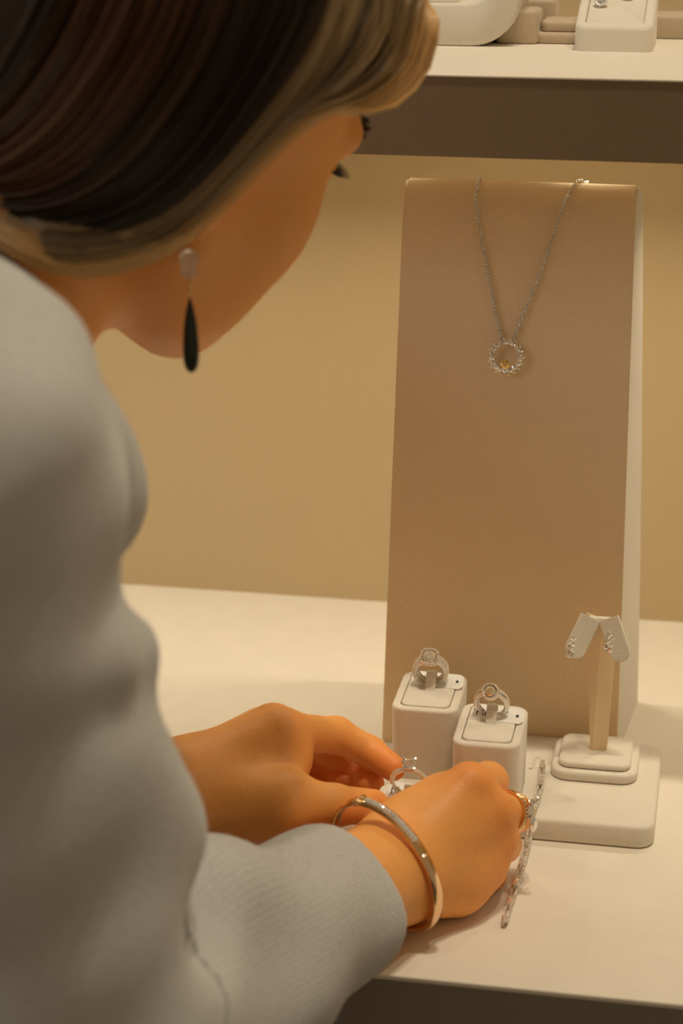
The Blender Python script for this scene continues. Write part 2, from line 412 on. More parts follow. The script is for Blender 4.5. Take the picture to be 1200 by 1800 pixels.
def finger_ring(cx, cy, z, label, R=.0092, style=0, yaw=0, tilt=.0):
    """ring standing upright; opening faces -y"""
    t = empty('diamond_ring', (cx, cy, z), yaw); tag(t, label, 'ring')
    t.rotation_euler = (tilt, 0, yaw); c = np.array([0, 0, R])
    def circ(r, n=48, y=0, a0=0, a1=2*math.pi): return [c+np.array([r*math.cos(a), y, r*math.sin(a)]) for a in np.linspace(a0, a1, n, endpoint=(a1-a0) < 6.2)]
    if style == 0:                               # wide pave band, cushion stone with halo
        bnd = tube('band', circ(R-.0006), .0012, M['silver'], t, 8, True, 2.3, upv=(1, 0, 0))
        P = []
        for y in np.linspace(-.0026, .0026, 5):
            for a in np.linspace(-.5, math.pi+.5, 34): P.append(c+np.array([(R+.0008-abs(y)*.12)*math.cos(a+y*60), y, (R+.0008-abs(y)*.12)*math.sin(a+y*60)]))
        beads('pave_stones', P, .00062, M['pave'], bnd)
        tube('inner_band', circ(R-.0019, y=.001), .0004, M['silver'], t, 6, True)
        hc = c+np.array([-.0004, -.001, R+.0022]); hz = Vector((0, -.40, 1)); s = .0033; sh_ = 'cushion'; gmx = M['champagne_gem']
    elif style == 1:                             # split shank, round halo cluster
        for y in (-.0011, .0011):
            bnd = tube('band', circ(R-.0004, y=y), .0010, M['silver'], t, 8, True)
        P = [c+np.array([(R+.0007)*math.cos(a), y*1.2*(1+.6*math.sin(a)), (R+.0007)*math.sin(a)]) for y in (-.0011, .0011) for a in np.linspace(-.2, math.pi+.2, 34)]
        for s_ in (-1, 1):
            for q in np.linspace(0, 1, 9): P.append(c+np.array([s_*(R*.95-q*R*.55), -.0012, R*.35+q*(R*.75)])); P.append(c+np.array([s_*(R*.95-q*R*.55), .0014, R*.35+q*(R*.75)]))
        beads('pave_stones', P, .00064, M['pave'], bnd)
        hc = c+np.array([-.0002, -.0014, R+.0012]); hz = Vector((0, -.62, 1)); s = .0029; sh_ = 'round'; gmx = M['champagne_gem']
    else:                                        # two crossing bands, square stone in four prongs
        for y, sgn in ((-.002, 1), (.0016, -1)):
            pts = [c+np.array([(R-.0003)*math.cos(a), y*math.cos(a*.5+.4)*sgn, (R-.0003)*math.sin(a)]) for a in np.linspace(0, 2*math.pi, 48, endpoint=False)]
            bnd = tube('band', pts, .0009, M['silver'], t, 8, True)
            beads('pave_stones', [c+(p-c)*1.10+np.array([0, dy, 0]) for p in pts[:26] for dy in (-.0006, .0006)], .00062, M['pave'], bnd)
        hc = c+np.array([0, -.0006, R+.0034]); hz = Vector((0, -.35, 1)); s = .0031; sh_ = 'square'; gmx = M['gem']
    Mx = place(hc, hz, (1, 0, 0))
    me = gem_mesh(sh_, s, .7); from_mesh('center_stone', me, gmx, t, mat4=Mx)
    def hp(a, r, zz):
        k = 1
        if sh_ != 'round':
            kk = 3.2 if sh_ == 'cushion' else 7; k = 1/((abs(math.cos(a))**kk+abs(math.sin(a))**kk)**(1/kk))
        return np.array(Mx @ Vector((r*k*math.cos(a), r*k*math.sin(a), zz)))
    if style < 2:
        hr = s+.0010; n = 20
        hs = tube('halo_setting', [hp(2*math.pi*i/40, hr-.0001, -.0009) for i in range(40)], .0009, M['silver'], t, 6, True)
        beads('halo_stones', [hp(2*math.pi*i/n, hr, .0004) for i in range(n)] + ([hp(2*math.pi*i/n, hr+.0004, -.0012) for i in range(n)]) + ([hp(2*math.pi*i/20, hr-.0006, -.0026) for i in range(20)] if style == 1 else []), .00066, M['pave'], hs)
        tube('gallery', [hp(2*math.pi*i/24, hr*.6, -.0028) for i in range(24)], .0008, M['silver'], t, 6, True)
        P0 = hp(0, 0, -.003); tube('setting_stem', [hp(0, 0, -.001), P0, c+np.array([0, 0, R-.0006])], [.0022, .0014, .0012], M['silver'], t, 8)
    else:
        for a in (.785, 2.356, 3.927, 5.498):
            tube('prong', [hp(a, s*.55, -.0042), hp(a, s*.9, -.001), hp(a, s*.97, .0011)], [.0005, .0005, .0006], M['silver'], t, 6)
        gl_ = tube('gallery', [hp(2*math.pi*i/24, s*.75, -.0026) for i in range(24)], .0007, M['silver'], t, 6, True)
        beads('gallery_stones', [hp(2*math.pi*i/16, s*.8, -.0026) for i in range(16)], .0006, M['pave'], gl_)
        tube('setting_stem', [hp(0, 0, -.0025), hp(0, 0, -.005)], [.0016, .0012], M['silver'], t, 8)
    return t
finger_ring(-.1386, .9885, .0531, 'wide pave diamond ring with cushion-shaped stone, in the holder against the tall stand', style=0, R=.0084, yaw=.05, tilt=.30)
finger_ring(-.1019, .9530, .0531, 'split-band diamond ring with round champagne stone, in the holder beside the earring stand', style=1, R=.0080, yaw=-.08, tilt=.28)
finger_ring(-.1325, .8790, .0411, 'diamond ring with square stone held up by four prongs, between the two hands', style=2, R=.0087, yaw=.05, tilt=.25)

# white paper tags on the pads, behind the rings
def paper_tag(cx, cy, z, wx, rz, text, label, hole=True, tilt=.55):
    t = empty('price_tag', (cx, cy, z), rz); t.rotation_euler = (tilt, 0, rz); tag(t, label, 'tag')
    bm = bmesh.new(); x = wx/2; y = .0046; c = .0018
    rings_solid(bm, [[(-x, -y, zz), (x-c, -y, zz), (x, -y+c, zz), (x, y-c, zz), (x-c, y, zz), (-x, y, zz)] for zz in (0, .0003)])
    finish(bm, 'card', M['paper'], t, smooth=False)
    cu = bpy.data.curves.new('lettering', 'FONT'); cu.body = text; cu.size = .0058; cu.extrude = .00004; cu.align_x = 'LEFT'
    tmp = bpy.data.objects.new('tmp', cu); COL.objects.link(tmp); dg = bpy.context.evaluated_depsgraph_get()
    me = bpy.data.meshes.new_from_object(tmp.evaluated_get(dg)); bpy.data.objects.remove(tmp)
    me.transform(Matrix.Translation((-x+.0015, -.0020, .00036))); from_mesh('lettering', me, M['ink'], t)
    if hole:
        bm = bmesh.new(); bmesh.ops.create_cone(bm, segments=16, radius1=.0008, radius2=.0008, depth=.0002, cap_ends=True, matrix=Matrix.Translation((x-.0032, 0, .0004))); finish(bm, 'punched_hole', M['ink'], t)
    return t
paper_tag(-.1343, .9880, .0550, .0262, -.06, 'MALA', 'white paper tag with dark letters lying behind the cushion-stone ring')
paper_tag(-.0985, .9510, .0550, .0262, -.10, 'Mo', 'white paper tag with dark letters lying behind the champagne-stone ring', True)
paper_tag(-.1318, .8800, .0430, .0240, -.05, 'M', 'white paper tag lying behind the square-stone ring', False)

# ------------------------------------------------------------------ earring stand
es = empty('earring_stand', (-.0502, .9910, .012)); tag(es, 'small cream earring stand with two drooping arms on a square foot', 'display stand')
bm = bmesh.new(); rbox(bm, -.0225, .0225, -.0225, .0225, 0, .0055, .009, .0018, 7, 3); finish(bm, 'foot', M['suede'], es, angle=60)
bm = bmesh.new(); rbox(bm, -.0188, .0188, -.0185, .0185, .0056, .0090, .006, .0016, 7, 3); finish(bm, 'pad', M['suede'], es, angle=60)
# folded post: ridge in the middle, widening upward
def post_section(z):
    q = (z-.009)/.074; wR = .0076+.0004*q; wL = .0012+.0075*q; d = .0018+.0050*q; x0 = -.0022+.0022*q
    return [(x0-wL, -.0010+d, z), (x0, -.0020, z), (x0+wR, -.0010+.3*d, z), (x0+wR, .0010+.3*d, z), (x0, .0005, z), (x0-wL, .0015+d, z)]
bm = bmesh.new(); rings_solid(bm, [post_section(z) for z in np.linspace(.0088, .083, 10)]); finish(bm, 'post', M['suede_tan'], es, angle=20)
def arm(sx):
    bm = bmesh.new(); L, wd, t = .0240, .0055, .0022; pts = []
    pts += [(-wd, 0), (wd, 0)]
    for i in range(9): a = -math.pi*i/8; pts.append((wd*math.cos(a), -L+wd+wd*math.sin(a)*.9))
    rings_solid(bm, [[(x, z_, y_) for x, y_ in pts] for z_ in (-t/2, t/2)])
    bmesh.ops.bevel(bm, geom=bm.edges[:], offset=.0004, segments=2, affect='EDGES')
    o = finish(bm, 'arm', M['suede'], es, angle=40)
    a = math.radians(27)
    o.matrix_local = Matrix.Translation((-.0012+sx*.0046, -.0032, .0850)) @ Matrix.Rotation(-sx*.30, 4, 'Z') @ Matrix.Rotation(math.radians(-14), 4, 'X') @ Matrix.Rotation(-sx*a, 4, 'Y')
    return o
armL = arm(-1); armR = arm(1)
bm = bmesh.new(); rbox(bm, -.0085, .0065, -.0022, .0010, .0805, .0842, .001, .0006); finish(bm, 'top_bridge', M['suede'], es)
gr = gem_mesh('round', .00125); gr.materials.append(M['gem'])
for pix, lab in (([(1008, 1122), (1004, 1129), (1008, 1134), (1002, 1139), (1007, 1143), (1001, 1147), (998, 1151)], 'diamond cluster earring on the arm of the earring stand nearer the ring holders'),
                 ([(1072, 1114), (1069, 1120), (1073, 1124), (1068, 1128), (1071, 1133), (1067, 1138), (1070, 1142)], 'diamond cluster earring on the arm of the earring stand nearer the plate corner')):
    yy = .9785
    P = [Yp(u, v, yy) for u, v in pix]; e = empty('diamond_earring', P[-1]); tag(e, lab, 'earring', 'pair of diamond earrings on the stand'); b0 = np.array(P[-1])
    for i, p in enumerate(P):
        for k in range(2):
            q = p+np.array([random.uniform(-.0008, .0008), random.uniform(-.0004, .0004), random.uniform(-.0005, .0005)])-b0
            from_mesh('stone', gr, None, e, mat4=place(q, (random.uniform(-.4, .4), -1, random.uniform(-.1, .7)), None, random.uniform(.7, 1.15)))
    tube('wire', [p-b0+np.array([0, .0008, 0]) for p in P], .0004, M['silver'], e, 6)
    tube('back_clasp', [P[-1]-b0+np.array([a*.0016, .0012, -.0012]) for a in (-1, 0, 1)], .0007, M['silver'], e, 6)

# ------------------------------------------------------------------ chain bracelet lying over the plate edge
cb_pix = [(953, 1346, .0150), (951, 1366, .0138), (948, 1388, .0138), (941, 1412, .0138), (934, 1432, .0140), (931, 1452, .0098), (928, 1475, .0062), (921, 1505, .0040), (911, 1538, .0024), (900, 1575, .0020), (892, 1600, .0020), (887, 1620, .0020)]
P = catmull([Zp(u, v, z) for u, v, z in cb_pix], 160); P[:, 2] = np.maximum(P[:, 2], np.where(P[:, 1] > .9225, .0136, .0018))
cb = empty('chain_bracelet', P[-1]); tag(cb, 'silver diamond chain bracelet trailing over the plate edge onto the shelf', 'bracelet'); b0 = P[-1].copy()
sdir = np.array([1., 0, 0])
for s in (-1, 1):
    V, Fq = chain_arr(P-b0+sdir*.0011*s, .0017, .00030, .7); tag(from_mesh('chain', np_mesh('chain', V, Fq), M['silver'], cb), kind='stuff')
seg = np.r_[0, np.cumsum(np.linalg.norm(np.diff(P, axis=0), axis=1))]
gs = gem_mesh('square', .0012); gs.materials.append(M['gem'])
pav = []
for q in np.linspace(.0, 1, 9):
    i = min(int(np.searchsorted(seg, q*seg[-1])), 159); t = P[min(i+1, 159)]-P[max(i-1, 0)]; t /= np.linalg.norm(t)
    c = P[i]-b0
    V, Fq = tube_arr([c+t*a-sdir*0 for a in (-.0014, 0, .0014)], .0021, 8, False, .7)
    from_mesh('station', np_mesh('station', V, Fq), M['silver'], cb)
    for k in range(3): from_mesh('stone', gs, None, cb, mat4=place(c+t*(k-1)*.0016+np.array([0, -.0006, .0016]), (random.uniform(-.3, .3), -.5, 1), t))
for i in range(0, 160, 3): pav += [P[i]-b0+np.array([.0011, 0, .0005]), P[i]-b0+np.array([-.0011, 0, .0005])]
beads('pave_stones', pav, .00055, M['pave'], cb)
# thread loop with a bead beside the bracelet's end
Q = [Zp(u, v, .0128) for u, v in ((932, 1349), (948, 1349), (954, 1344), (953, 1335), (946, 1330), (939, 1335), (938, 1346))]
th_ = empty('thread_loop', Q[0]); tag(th_, 'thin pale thread loop with a tiny bead behind the bracelet end', 'thread')
tube('thread', catmull([q-Q[0] for q in Q], 30), .00022, M['thread'], th_, 6)
beads('bead', [np.zeros(3)], .0008, M['paper'], th_, None)

# ------------------------------------------------------------------ things on the upper shelf
UZ = .3725
def urow(u, v): return Zp(u, v, UZ)
# big rounded display scoop: thick curved bowl-like stand, left
p0 = urow(842, 82)
t = empty('curved_display_stand', (p0[0], p0[1], UZ)); tag(t, 'large cream curved display stand with rounded underside on the upper shelf', 'display stand')
bm = bmesh.new(); L = .13; pr = [(-L, .0)]
R1 = .028
pr = [(-.085, 0), (-.005, 0)]
for i in range(1, 9): a = math.radians(-90+72*i/8); pr.append((-.005+.026*math.cos(a), .026+.026*math.sin(a)))
pr += [(.0245, .048), (.0205, .050)]
for i in range(9): a = math.radians(-15-75*i/8); pr.append((-.005+.018*math.cos(a)-.003, .040+.018*math.sin(a)))
pr += [(-.085, .0215)]
loops = []
for y, ins in ((0, .0018), (.0006, .0006), (.002, 0), (.055, 0), (.057, .0008), (.0575, .0022)):
    L2 = inset_loop(pr, ins); loops.append([(x, y, z) for x, z in L2])
rings_solid(bm, loops); finish(bm, 'shell', M['suede'], t, angle=45)
bm = bmesh.new(); rbox(bm, -.082, -.012, .004, .053, .0216, .0236, .004, .0008); finish(bm, 'pad', M['suede'], t, angle=50)
# block behind the scoop
def ublock(u0, u1, v, y_extra, h, dep, label, name='display_block', tiers=None):
    a = urow(u0, v); b = urow(u1, v); cx = (a[0]+b[0])/2; wx = abs(b[0]-a[0])
    t = empty(name, (cx, a[1], UZ)); tag(t, label, 'display block')
    bm = bmesh.new(); rbox(bm, -wx/2, wx/2, 0, dep, 0, h, .005, .002); finish(bm, 'body', M['suede_dark'], t, angle=60)
    if tiers:
        bm = bmesh.new(); rbox(bm, -wx/2+.0035, wx/2-.0035, .003, dep-.003, h+.0001, h+tiers, .004, .0015); finish(bm, 'pad', M['suede_dark'], t, angle=60)
    return t
ublock(868, 946, 77, 0, .0175, .028, 'short tan display block just behind the curved stand on the upper shelf')
ublock(880, 976, 60, 0, .0190, .030, 'taller tan display block at the back of the upper shelf, behind the short one', tiers=None)
ublock(937, 1030, 77, 0, .0060, .036, 'low two-tier tan display base behind the slanted block on the upper shelf', tiers=.0055)
ublock(1120, 1290, 68, 0, .0125, .030, 'long low tan display block at the right of the upper shelf')
# slanted cream block with pendant
a = urow(1008, 90); b = urow(1146, 93); wx = b[0]-a[0]
t = empty('slanted_display_block', ((a[0]+b[0])/2, a[1], UZ)); tag(t, 'cream slanted display block with sunken pad at the upper shelf front', 'display block')
hF, hB, dp = .0125, .030, .052
bm = bmesh.new(); base_ = rrect(-wx/2, wx/2, 0, dp, .006, 6); loops = []
def hz_(y): return hF+(hB-hF)*y/dp
for i in range(4): aa = math.pi/2*i/3; loops.append([(p[0], p[1], .0016*(1-math.sin(aa))) for p in inset_loop(base_, .0016*(1-math.sin(aa)))][::1] if i == 3 else [(p[0], p[1], .0016*(1-math.cos(aa))) for p in inset_loop(base_, .0016*(1-math.sin(aa)))])
for i in range(4): aa = math.pi/2*i/3; loops.append([(p[0], p[1], hz_(p[1])-.002+.002*math.sin(aa)) for p in inset_loop(base_, .002*(1-math.cos(aa)))])
loops.append([(p[0], p[1], hz_(p[1])) for p in inset_loop(base_, .0048)]); loops.append([(p[0], p[1], hz_(p[1])-.003) for p in inset_loop(base_, .0050)])
rings_solid(bm, loops); finish(bm, 'body', M['suede'], t, angle=50)
bm = bmesh.new(); inn = inset_loop(base_, .0055); rings_solid(bm, [[(p[0], p[1], hz_(p[1])-.0029) for p in inn], [(p[0], p[1], hz_(p[1])-.0008) for p in inn], [(p[0]*.98, p[1]*.98+.0005, hz_(p[1])-.0004) for p in inn]]); finish(bm, 'pad', M['suede'], t, angle=50)
def stud(u, v, r, lab):
    k_ = (hB-hF)/dp; r_ = ray(u, v)                       # where the view ray meets the slanted pad
    t_ = (UZ+hF+.0004-k_*a[1]-CAM[2])/(r_[2]-k_*r_[1]); p = CAM+r_*t_
    e = empty('diamond_stud', p); tag(e, lab, 'earring')
    nz = Vector((0, -(hB-hF)/dp, 1)).normalized(); nz2 = (nz+Vector((0, -1.0, 0))).normalized()
    from_mesh('stone', gem_mesh('round', r), M['gem'], e, mat4=place(np.array(nz)*.0024, nz2))
    X = place(np.array(nz)*.0024, nz2)
    tube('setting', [np.array(X @ Vector((r*1.05*math.cos(q), r*1.05*math.sin(q), -.0002))) for q in np.linspace(0, 2*math.pi, 24, endpoint=False)], .0004, M['silver'], e, 6, True)
    beads('halo_stones', [np.array(X @ Vector((r*1.25*math.cos(q), r*1.25*math.sin(q), .0002))) for q in np.linspace(0, 2*math.pi, 18, endpoint=False)], .0005, M['pave'], e)
stud(1056, 8, .0027, 'round diamond stud lying on the sunken pad of the slanted block')
stud(1104, -4, .0022, 'round diamond stud at the upper edge of the slanted block pad')

# ------------------------------------------------------------------ person: signed-distance modelling
def v3(*a): return np.array(a, float)
def rcone(P, a, b, ra, rb):
    a = np.asarray(a, np.float32); ba = np.asarray(b, np.float32)-a; pa = P-a
    t = np.clip((pa@ba)/max(float(ba@ba), 1e-12), 0, 1)
    return np.linalg.norm(pa-t[:, None]*ba, axis=1)-(ra+(rb-ra)*t)
def chain_sdf(P, pts, rad, k=.002):
    d = None
    for i in range(len(pts)-1):
        e = rcone(P, pts[i], pts[i+1], rad[i], rad[i+1]); d = e if d is None else smin(d, e, k)
    return d
def ellip(P, c, r, B=None):
    q = P-np.asarray(c, np.float32)
    if B is not None: q = q@np.asarray(B, np.float32)           # columns = local axes
    r = np.asarray(r, np.float32); k0 = np.linalg.norm(q/r, axis=1); k1 = np.linalg.norm(q/(r*r), axis=1)+1e-9
    return k0*(k0-1)/k1
def smin(a, b, k):
    h = np.maximum(k-np.abs(a-b), 0)/k; return np.minimum(a, b)-h*h*k*.25
def smax(a, b, k): return -smin(-a, -b, k)
def surface(fn, lo, hi, h, smooth=1):
    """surface-nets mesh of fn(P)<0, evaluated only near the surface"""
    lo = np.asarray(lo, float); n = np.ceil((np.asarray(hi, float)-lo)/(4*h)).astype(int)+1; H = 4*h
    g = np.stack(np.meshgrid(*[lo[i]+H*(np.arange(n[i])+.375) for i in range(3)], indexing='ij'), -1).astype(np.float32)
    c = fn(g.reshape(-1, 3)).reshape(n); near = np.abs(c) < H*2.2
    nf = n*4; vol = np.repeat(np.repeat(np.repeat(c, 4, 0), 4, 1), 4, 2).astype(np.float32)
    mk = np.repeat(np.repeat(np.repeat(near, 4, 0), 4, 1), 4, 2); ii = np.argwhere(mk)
    vals = np.empty(len(ii), np.float32)
    for s in range(0, len(ii), 400000):
        j = ii[s:s+400000]; vals[s:s+400000] = fn((lo+j*h).astype(np.float32))
    vol[mk] = vals
    ins = vol < 0
    cm = np.zeros(nf-1, np.int8)
    corners = [(i, j, k) for i in (0, 1) for j in (0, 1) for k in (0, 1)]
    for i, j, k in corners: cm += ins[i:nf[0]-1+i, j:nf[1]-1+j, k:nf[2]-1+k]
    act = np.argwhere((cm > 0) & (cm < 8)); idx = -np.ones(nf-1, np.int64); idx[tuple(act.T)] = np.arange(len(act))
    cv = {c_: vol[act[:, 0]+c_[0], act[:, 1]+c_[1], act[:, 2]+c_[2]] for c_ in corners}
    acc = np.zeros((len(act), 3)); cnt = np.zeros(len(act))
    for c_ in corners:
        for ax in range(3):
            if c_[ax] == 0:
                e = list(c_); e[ax] = 1; a, b = cv[c_], cv[tuple(e)]; m = (a < 0) != (b < 0); t = a[m]/(a[m]-b[m])
                p = np.tile(np.array(c_, float), (m.sum(), 1)); p[:, ax] += t; acc[m] += p; cnt[m] += 1
    V = lo+(act+acc/cnt[:, None])*h
    Q = []
    for ax in range(3):
        o1, o2 = [(1, 2), (2, 0), (0, 1)][ax]
        sl0 = [slice(0, nf[i]) for i in range(3)]; sl0[ax] = slice(0, nf[ax]-1); sl1 = list(sl0); sl1[ax] = slice(1, nf[ax])
        A = ins[tuple(sl0)]; Bq = ins[tuple(sl1)]; e = np.argwhere(A != Bq)
        e = e[(e[:, o1] > 0) & (e[:, o2] > 0) & (e[:, o1] < nf[o1]-1) & (e[:, o2] < nf[o2]-1)]
        d1 = np.zeros(3, int); d1[o1] = 1; d2 = np.zeros(3, int); d2[o2] = 1
        q = np.stack([idx[tuple((e-d1-d2).T)], idx[tuple((e-d2).T)], idx[tuple(e.T)], idx[tuple((e-d1).T)]], 1)
        fl = ~A[tuple(e.T)]; q[fl] = q[fl][:, ::-1]; Q.append(q)
    Q = np.vstack(Q); Q = Q[(Q >= 0).all(1)]
    for _ in range(smooth):
        S = np.zeros_like(V); c2 = np.zeros(len(V))
        for a, b in ((0, 1), (1, 2), (2, 3), (3, 0)):
            np.add.at(S, Q[:, a], V[Q[:, b]]); np.add.at(S, Q[:, b], V[Q[:, a]]); np.add.at(c2, Q[:, a], 1); np.add.at(c2, Q[:, b], 1)
        V = .4*V+.6*S/np.maximum(c2, 1)[:, None]
    return V, Q

# head frame: right, up, forward
HC = v3(-.2294, .8049, .3929)
hr = v3(.7115, -.6381, -.2942); ha = v3(.4937, .1559, .8555); hn = v3(.5001, .754, -.426)
HB = np.stack([hr, ha, hn], 1)
def hd(r, a, n): return HC + HB@(np.array([r, a, n])*.01)
def to_head(P): return ((P-HC.astype(np.float32))@HB.astype(np.float32))*100

# joints
SR = D(-190, 800, .66); ER = D(150, 1850, .755); WR = D(672, 1536, .934)
SL = v3(-.385, .925, .265); EL = D(-30, 1520, .925); WL = D(330, 1396, .985)
NB = v3(-.325, .765, .270)                           # neck base
CH = v3(-.42, .70, .16)                             # chest centre
HP = v3(-.56, .56, -.06)                             # hips

def head_sdf(P):
    q = to_head(P); qs = q.copy(); qs[:, 0] = np.abs(q[:, 0])
    e = lambda c, r: ellip(qs, c, r)
    rc = lambda a, b, ra, rb: rcone(qs, a, b, ra, rb)
    d = e((0, 3.2, -1.2), (7.4, 8.3, 9.2))
    d = smin(d, e((0, -2.2, 3.0), (6.3, 7.2, 6.0)), 2.5)
    d = smin(d, rc((5.3, -4.5, .5), (1.8, -8.9, 6.3), 1.7, 1.6), 2.5)
    d = smin(d, e((0, -8.6, 6.9), (2.3, 1.6, 1.8)), 1.6)
    d = smin(d, e((0, -6.2, 5.4), (5.0, 3.6, 3.6)), 1.8)
    d = smin(d, e((3.9, -3.2, 5.0), (2.3, 2.4, 2.2)), 2.2)
    d = smin(d, rc((.9, 1.8, 8.2), (4.5, 1.6, 6.8), .8, .75), 1.0)
    d = smax(d, -e((3.1, .1, 9.3), (1.6, .8, 1.5)), .9)
    d = smin(d, e((3.1, 0, 7.1), (1.25, 1.15, 1.2)), .25)
    d = smin(d, rc((0, 1.2, 8.0), (0, -2.9, 10.2), .65, .75), .8)
    d = smin(d, e((.95, -3.2, 9.1), (.65, .55, .8)), .5)
    d = smin(d, rc((0, -5.7, 8.9), (2.0, -5.9, 7.7), .42, .3), .35)
    d = smin(d, rc((0, -6.7, 8.8), (1.7, -6.5, 7.8), .5, .3), .35)
    d = smin(d, e((7.1, -.6, -.6), (.9, 2.8, 1.7)), .4)
    d = smin(d, e((7.1, -3.1, -.2), (.5, .9, .7)), .4)
    return d*.01
def body_sdf(P):
    d = head_sdf(P)
    d = smin(d, rcone(P, hd(0, -5.0, -2.6), NB, .048, .050), .025)
    d = smin(d, rcone(P, NB, (SR+SL)/2+v3(0, 0, -.02), .050, .054), .03)
    d = smin(d, rcone(P, SR, SL, .050, .050), .05)
    d = smin(d, rcone(P, CH, HP, .10, .12), .06)
    d = smin(d, rcone(P, SR, ER*.97+SR*.03, .044, .036), .03)
    d = smin(d, rcone(P, SL, EL, .044, .036), .03)
    return d

# ---- right hand (nearer): resting on its little-finger side, fingers closed round the ring holder
def hand_sdf(P, wrist, elbow, mcp, fingers, thumb, pads, wr=.0235, fk=.005, pk=.014):
    d = rcone(P, elbow, elbow*.1+wrist*.9, .036, .0255*wr/.0225)
    d = smin(d, rcone(P, elbow*.1+wrist*.9, wrist, .0255*wr/.0225, wr), .01)
    palm = None
    for m, r in mcp:
        e = rcone(P, wrist+(m-wrist)*.12, m, .0155, r); palm = e if palm is None else smin(palm, e, pk)
    for p0_, p1_, r0, r1 in pads: palm = smin(palm, rcone(P, p0_, p1_, r0, r1), pk)
    d = smin(d, palm, .016)
    out = None
    for pts, rad in fingers:
        f = chain_sdf(P, pts, rad, .003); e = smin(d, f, fk); out = e if out is None else np.minimum(out, e)
    f = chain_sdf(P, thumb[0], thumb[1], .004); e = smin(d, f, .010)
    return np.minimum(out, e)
rI = Zp(826, 1380, .0605); rM = Zp(866, 1426, .0480); rR = Zp(872, 1474, .0325); rP = Zp(852, 1524, .0205)
def off(p, du, dv, dd):                               # shift a point by pixels and depth
    q = p-CAM; d_ = q@fw; u = 600+F*(q@rt)/d_; v = 900-F*(q@up)/d_; return D(u+du, v+dv, d_+dd)
R_mcp = [(rI, .0105), (rM, .0104), (rR, .0102), (rP, .0100)]
R_f = [([rI, off(rI, 32, -6, .026), off(rI, -12, 14, .040), off(rI, -44, 26, .030)], [.0100, .0092, .0080, .0072]),
       ([rM, off(rM, 38, 4, .024), off(rM, -10, 22, .040), off(rM, -60, 30, .034)], [.0098, .0090, .0078, .0070]),
       ([rR, off(rR, 10, 10, .026), off(rR, -30, 30, .038), off(rR, -74, 34, .030)], [.0098, .0090, .0076, .0070]),
       ([rP, off(rP, 8, 12, .022), off(rP, -30, 20, .032), off(rP, -64, 20, .026)], [.0092, .0080, .0068, .0062])]
R_th = ([D(728, 1450, .955), D(772, 1408, .975), D(790, 1404, .995), D(782, 1410, 1.010)], [.0135, .0115, .0095, .0085])
R_pads = [(D(720, 1545, .945), D(800, 1552, .957), .018, .0160), (D(700, 1470, .950), D(800, 1405, .965), .016, .0125)]
def rhand_sdf(P): return hand_sdf(P, WR, ER, R_mcp, R_f, R_th, R_pads, wr=.0203, fk=.003, pk=.011)
# ---- left hand (farther): palm down, index finger reaching to the ring
L_i = [D(497, 1288, .988), D(590, 1292, 1.018), D(650, 1322, 1.022), D(690, 1350, 1.010)]
L_m = [D(480, 1278, 1.004), D(572, 1312, 1.040), D(624, 1352, 1.036), D(652, 1378, 1.022)]
L_r = [D(462, 1283, 1.020), D(540, 1332, 1.050), D(582, 1364, 1.044), D(606, 1382, 1.030)]
L_p = [D(448, 1296, 1.034), D(506, 1345, 1.054), D(538, 1368, 1.048), D(556, 1380, 1.038)]
L_mcp = [(L_i[0], .0112), (L_m[0], .0112), (L_r[0], .0105), (L_p[0], .0098)]
L_f = [(L_i, [.0102, .0090, .0078, .0066]), (L_m, [.0102, .0090, .0078, .0068]), (L_r, [.0096, .0085, .0074, .0066]), (L_p, [.0086, .0074, .0064, .0056])]
L_th = ([D(405, 1432, .972), D(505, 1422, .955), D(585, 1416, .962), D(655, 1417, .982)], [.0165, .0125, .0098, .0082])
L_pads = [(D(360, 1400, .985), D(500, 1340, .985), .017, .013), (D(380, 1420, .975), D(505, 1400, .962), .017, .0125), (D(380, 1400, 1.0), D(450, 1330, 1.02), .016, .013)]
def lhand_sdf(P): return hand_sdf(P, WL, EL, L_mcp, L_f, L_th, L_pads, wr=.0225, fk=.004)

def bounds(pts, pad): A = np.array(pts); return A.min(0)-pad, A.max(0)+pad
parts = []
lo, hi = bounds([HC, SR, SL, HP, ER, EL], .14); parts.append(surface(body_sdf, lo, hi, .0024))
lo, hi = bounds([WR, WR*.5+ER*.5]+[m for m, _ in R_mcp]+[p for f in R_f for p in f[0]], .045); parts.append(surface(rhand_sdf, lo, hi, .0011))
lo, hi = bounds([WL, WL*.5+EL*.5]+[m for m, _ in L_mcp]+[p for f in L_f for p in f[0]], .045); parts.append(surface(lhand_sdf, lo, hi, .0011))
V, Q = join_arr(parts)
# skin colour: redder at knuckles, fingertips, lips and ears
SK = np.array([.93, .42, .115]); RED = np.array([.85, .26, .06])
spots = [(p, .015, .75) for p, _ in R_mcp] + [(p, .013, .45) for p, _ in L_mcp] + [(f[0][3], .016, .9) for f in L_f] + [(f[0][2], .010, .5) for f in L_f] + [(f[0][1], .009, .5) for f in L_f] + [(L_th[0][3], .012, .6)] + [(f[0][1], .010, .5) for f in R_f]
wt = np.zeros(len(V))
for p, r, a in spots: wt = np.maximum(wt, a*np.exp(-((V-p)**2).sum(1)/(r*r)))
qh = to_head(V.astype(np.float32)); lips = np.exp(-((qh[:, 1]+6.2)/.75)**2)*np.exp(-(qh[:, 0]/1.9)**4)*(qh[:, 2] > 7.2)
wt = np.maximum(wt, .9*lips)
C = SK[None]*(1-wt[:, None])+RED[None]*wt[:, None]
me = np_mesh('body', V, Q); color_attr(me, 'skin', C)
M['skin'] = mat('skin', tuple(SK), .48, spec=.4, sss=.22, attr='skin', var=(260, .04), bump=[(900, .00010), (220, .00012)])
person = empty('person', (HP[0], HP[1], -.9)); tag(person, 'person in pale grey knitted sweater bending over the shelf with both hands', 'person')
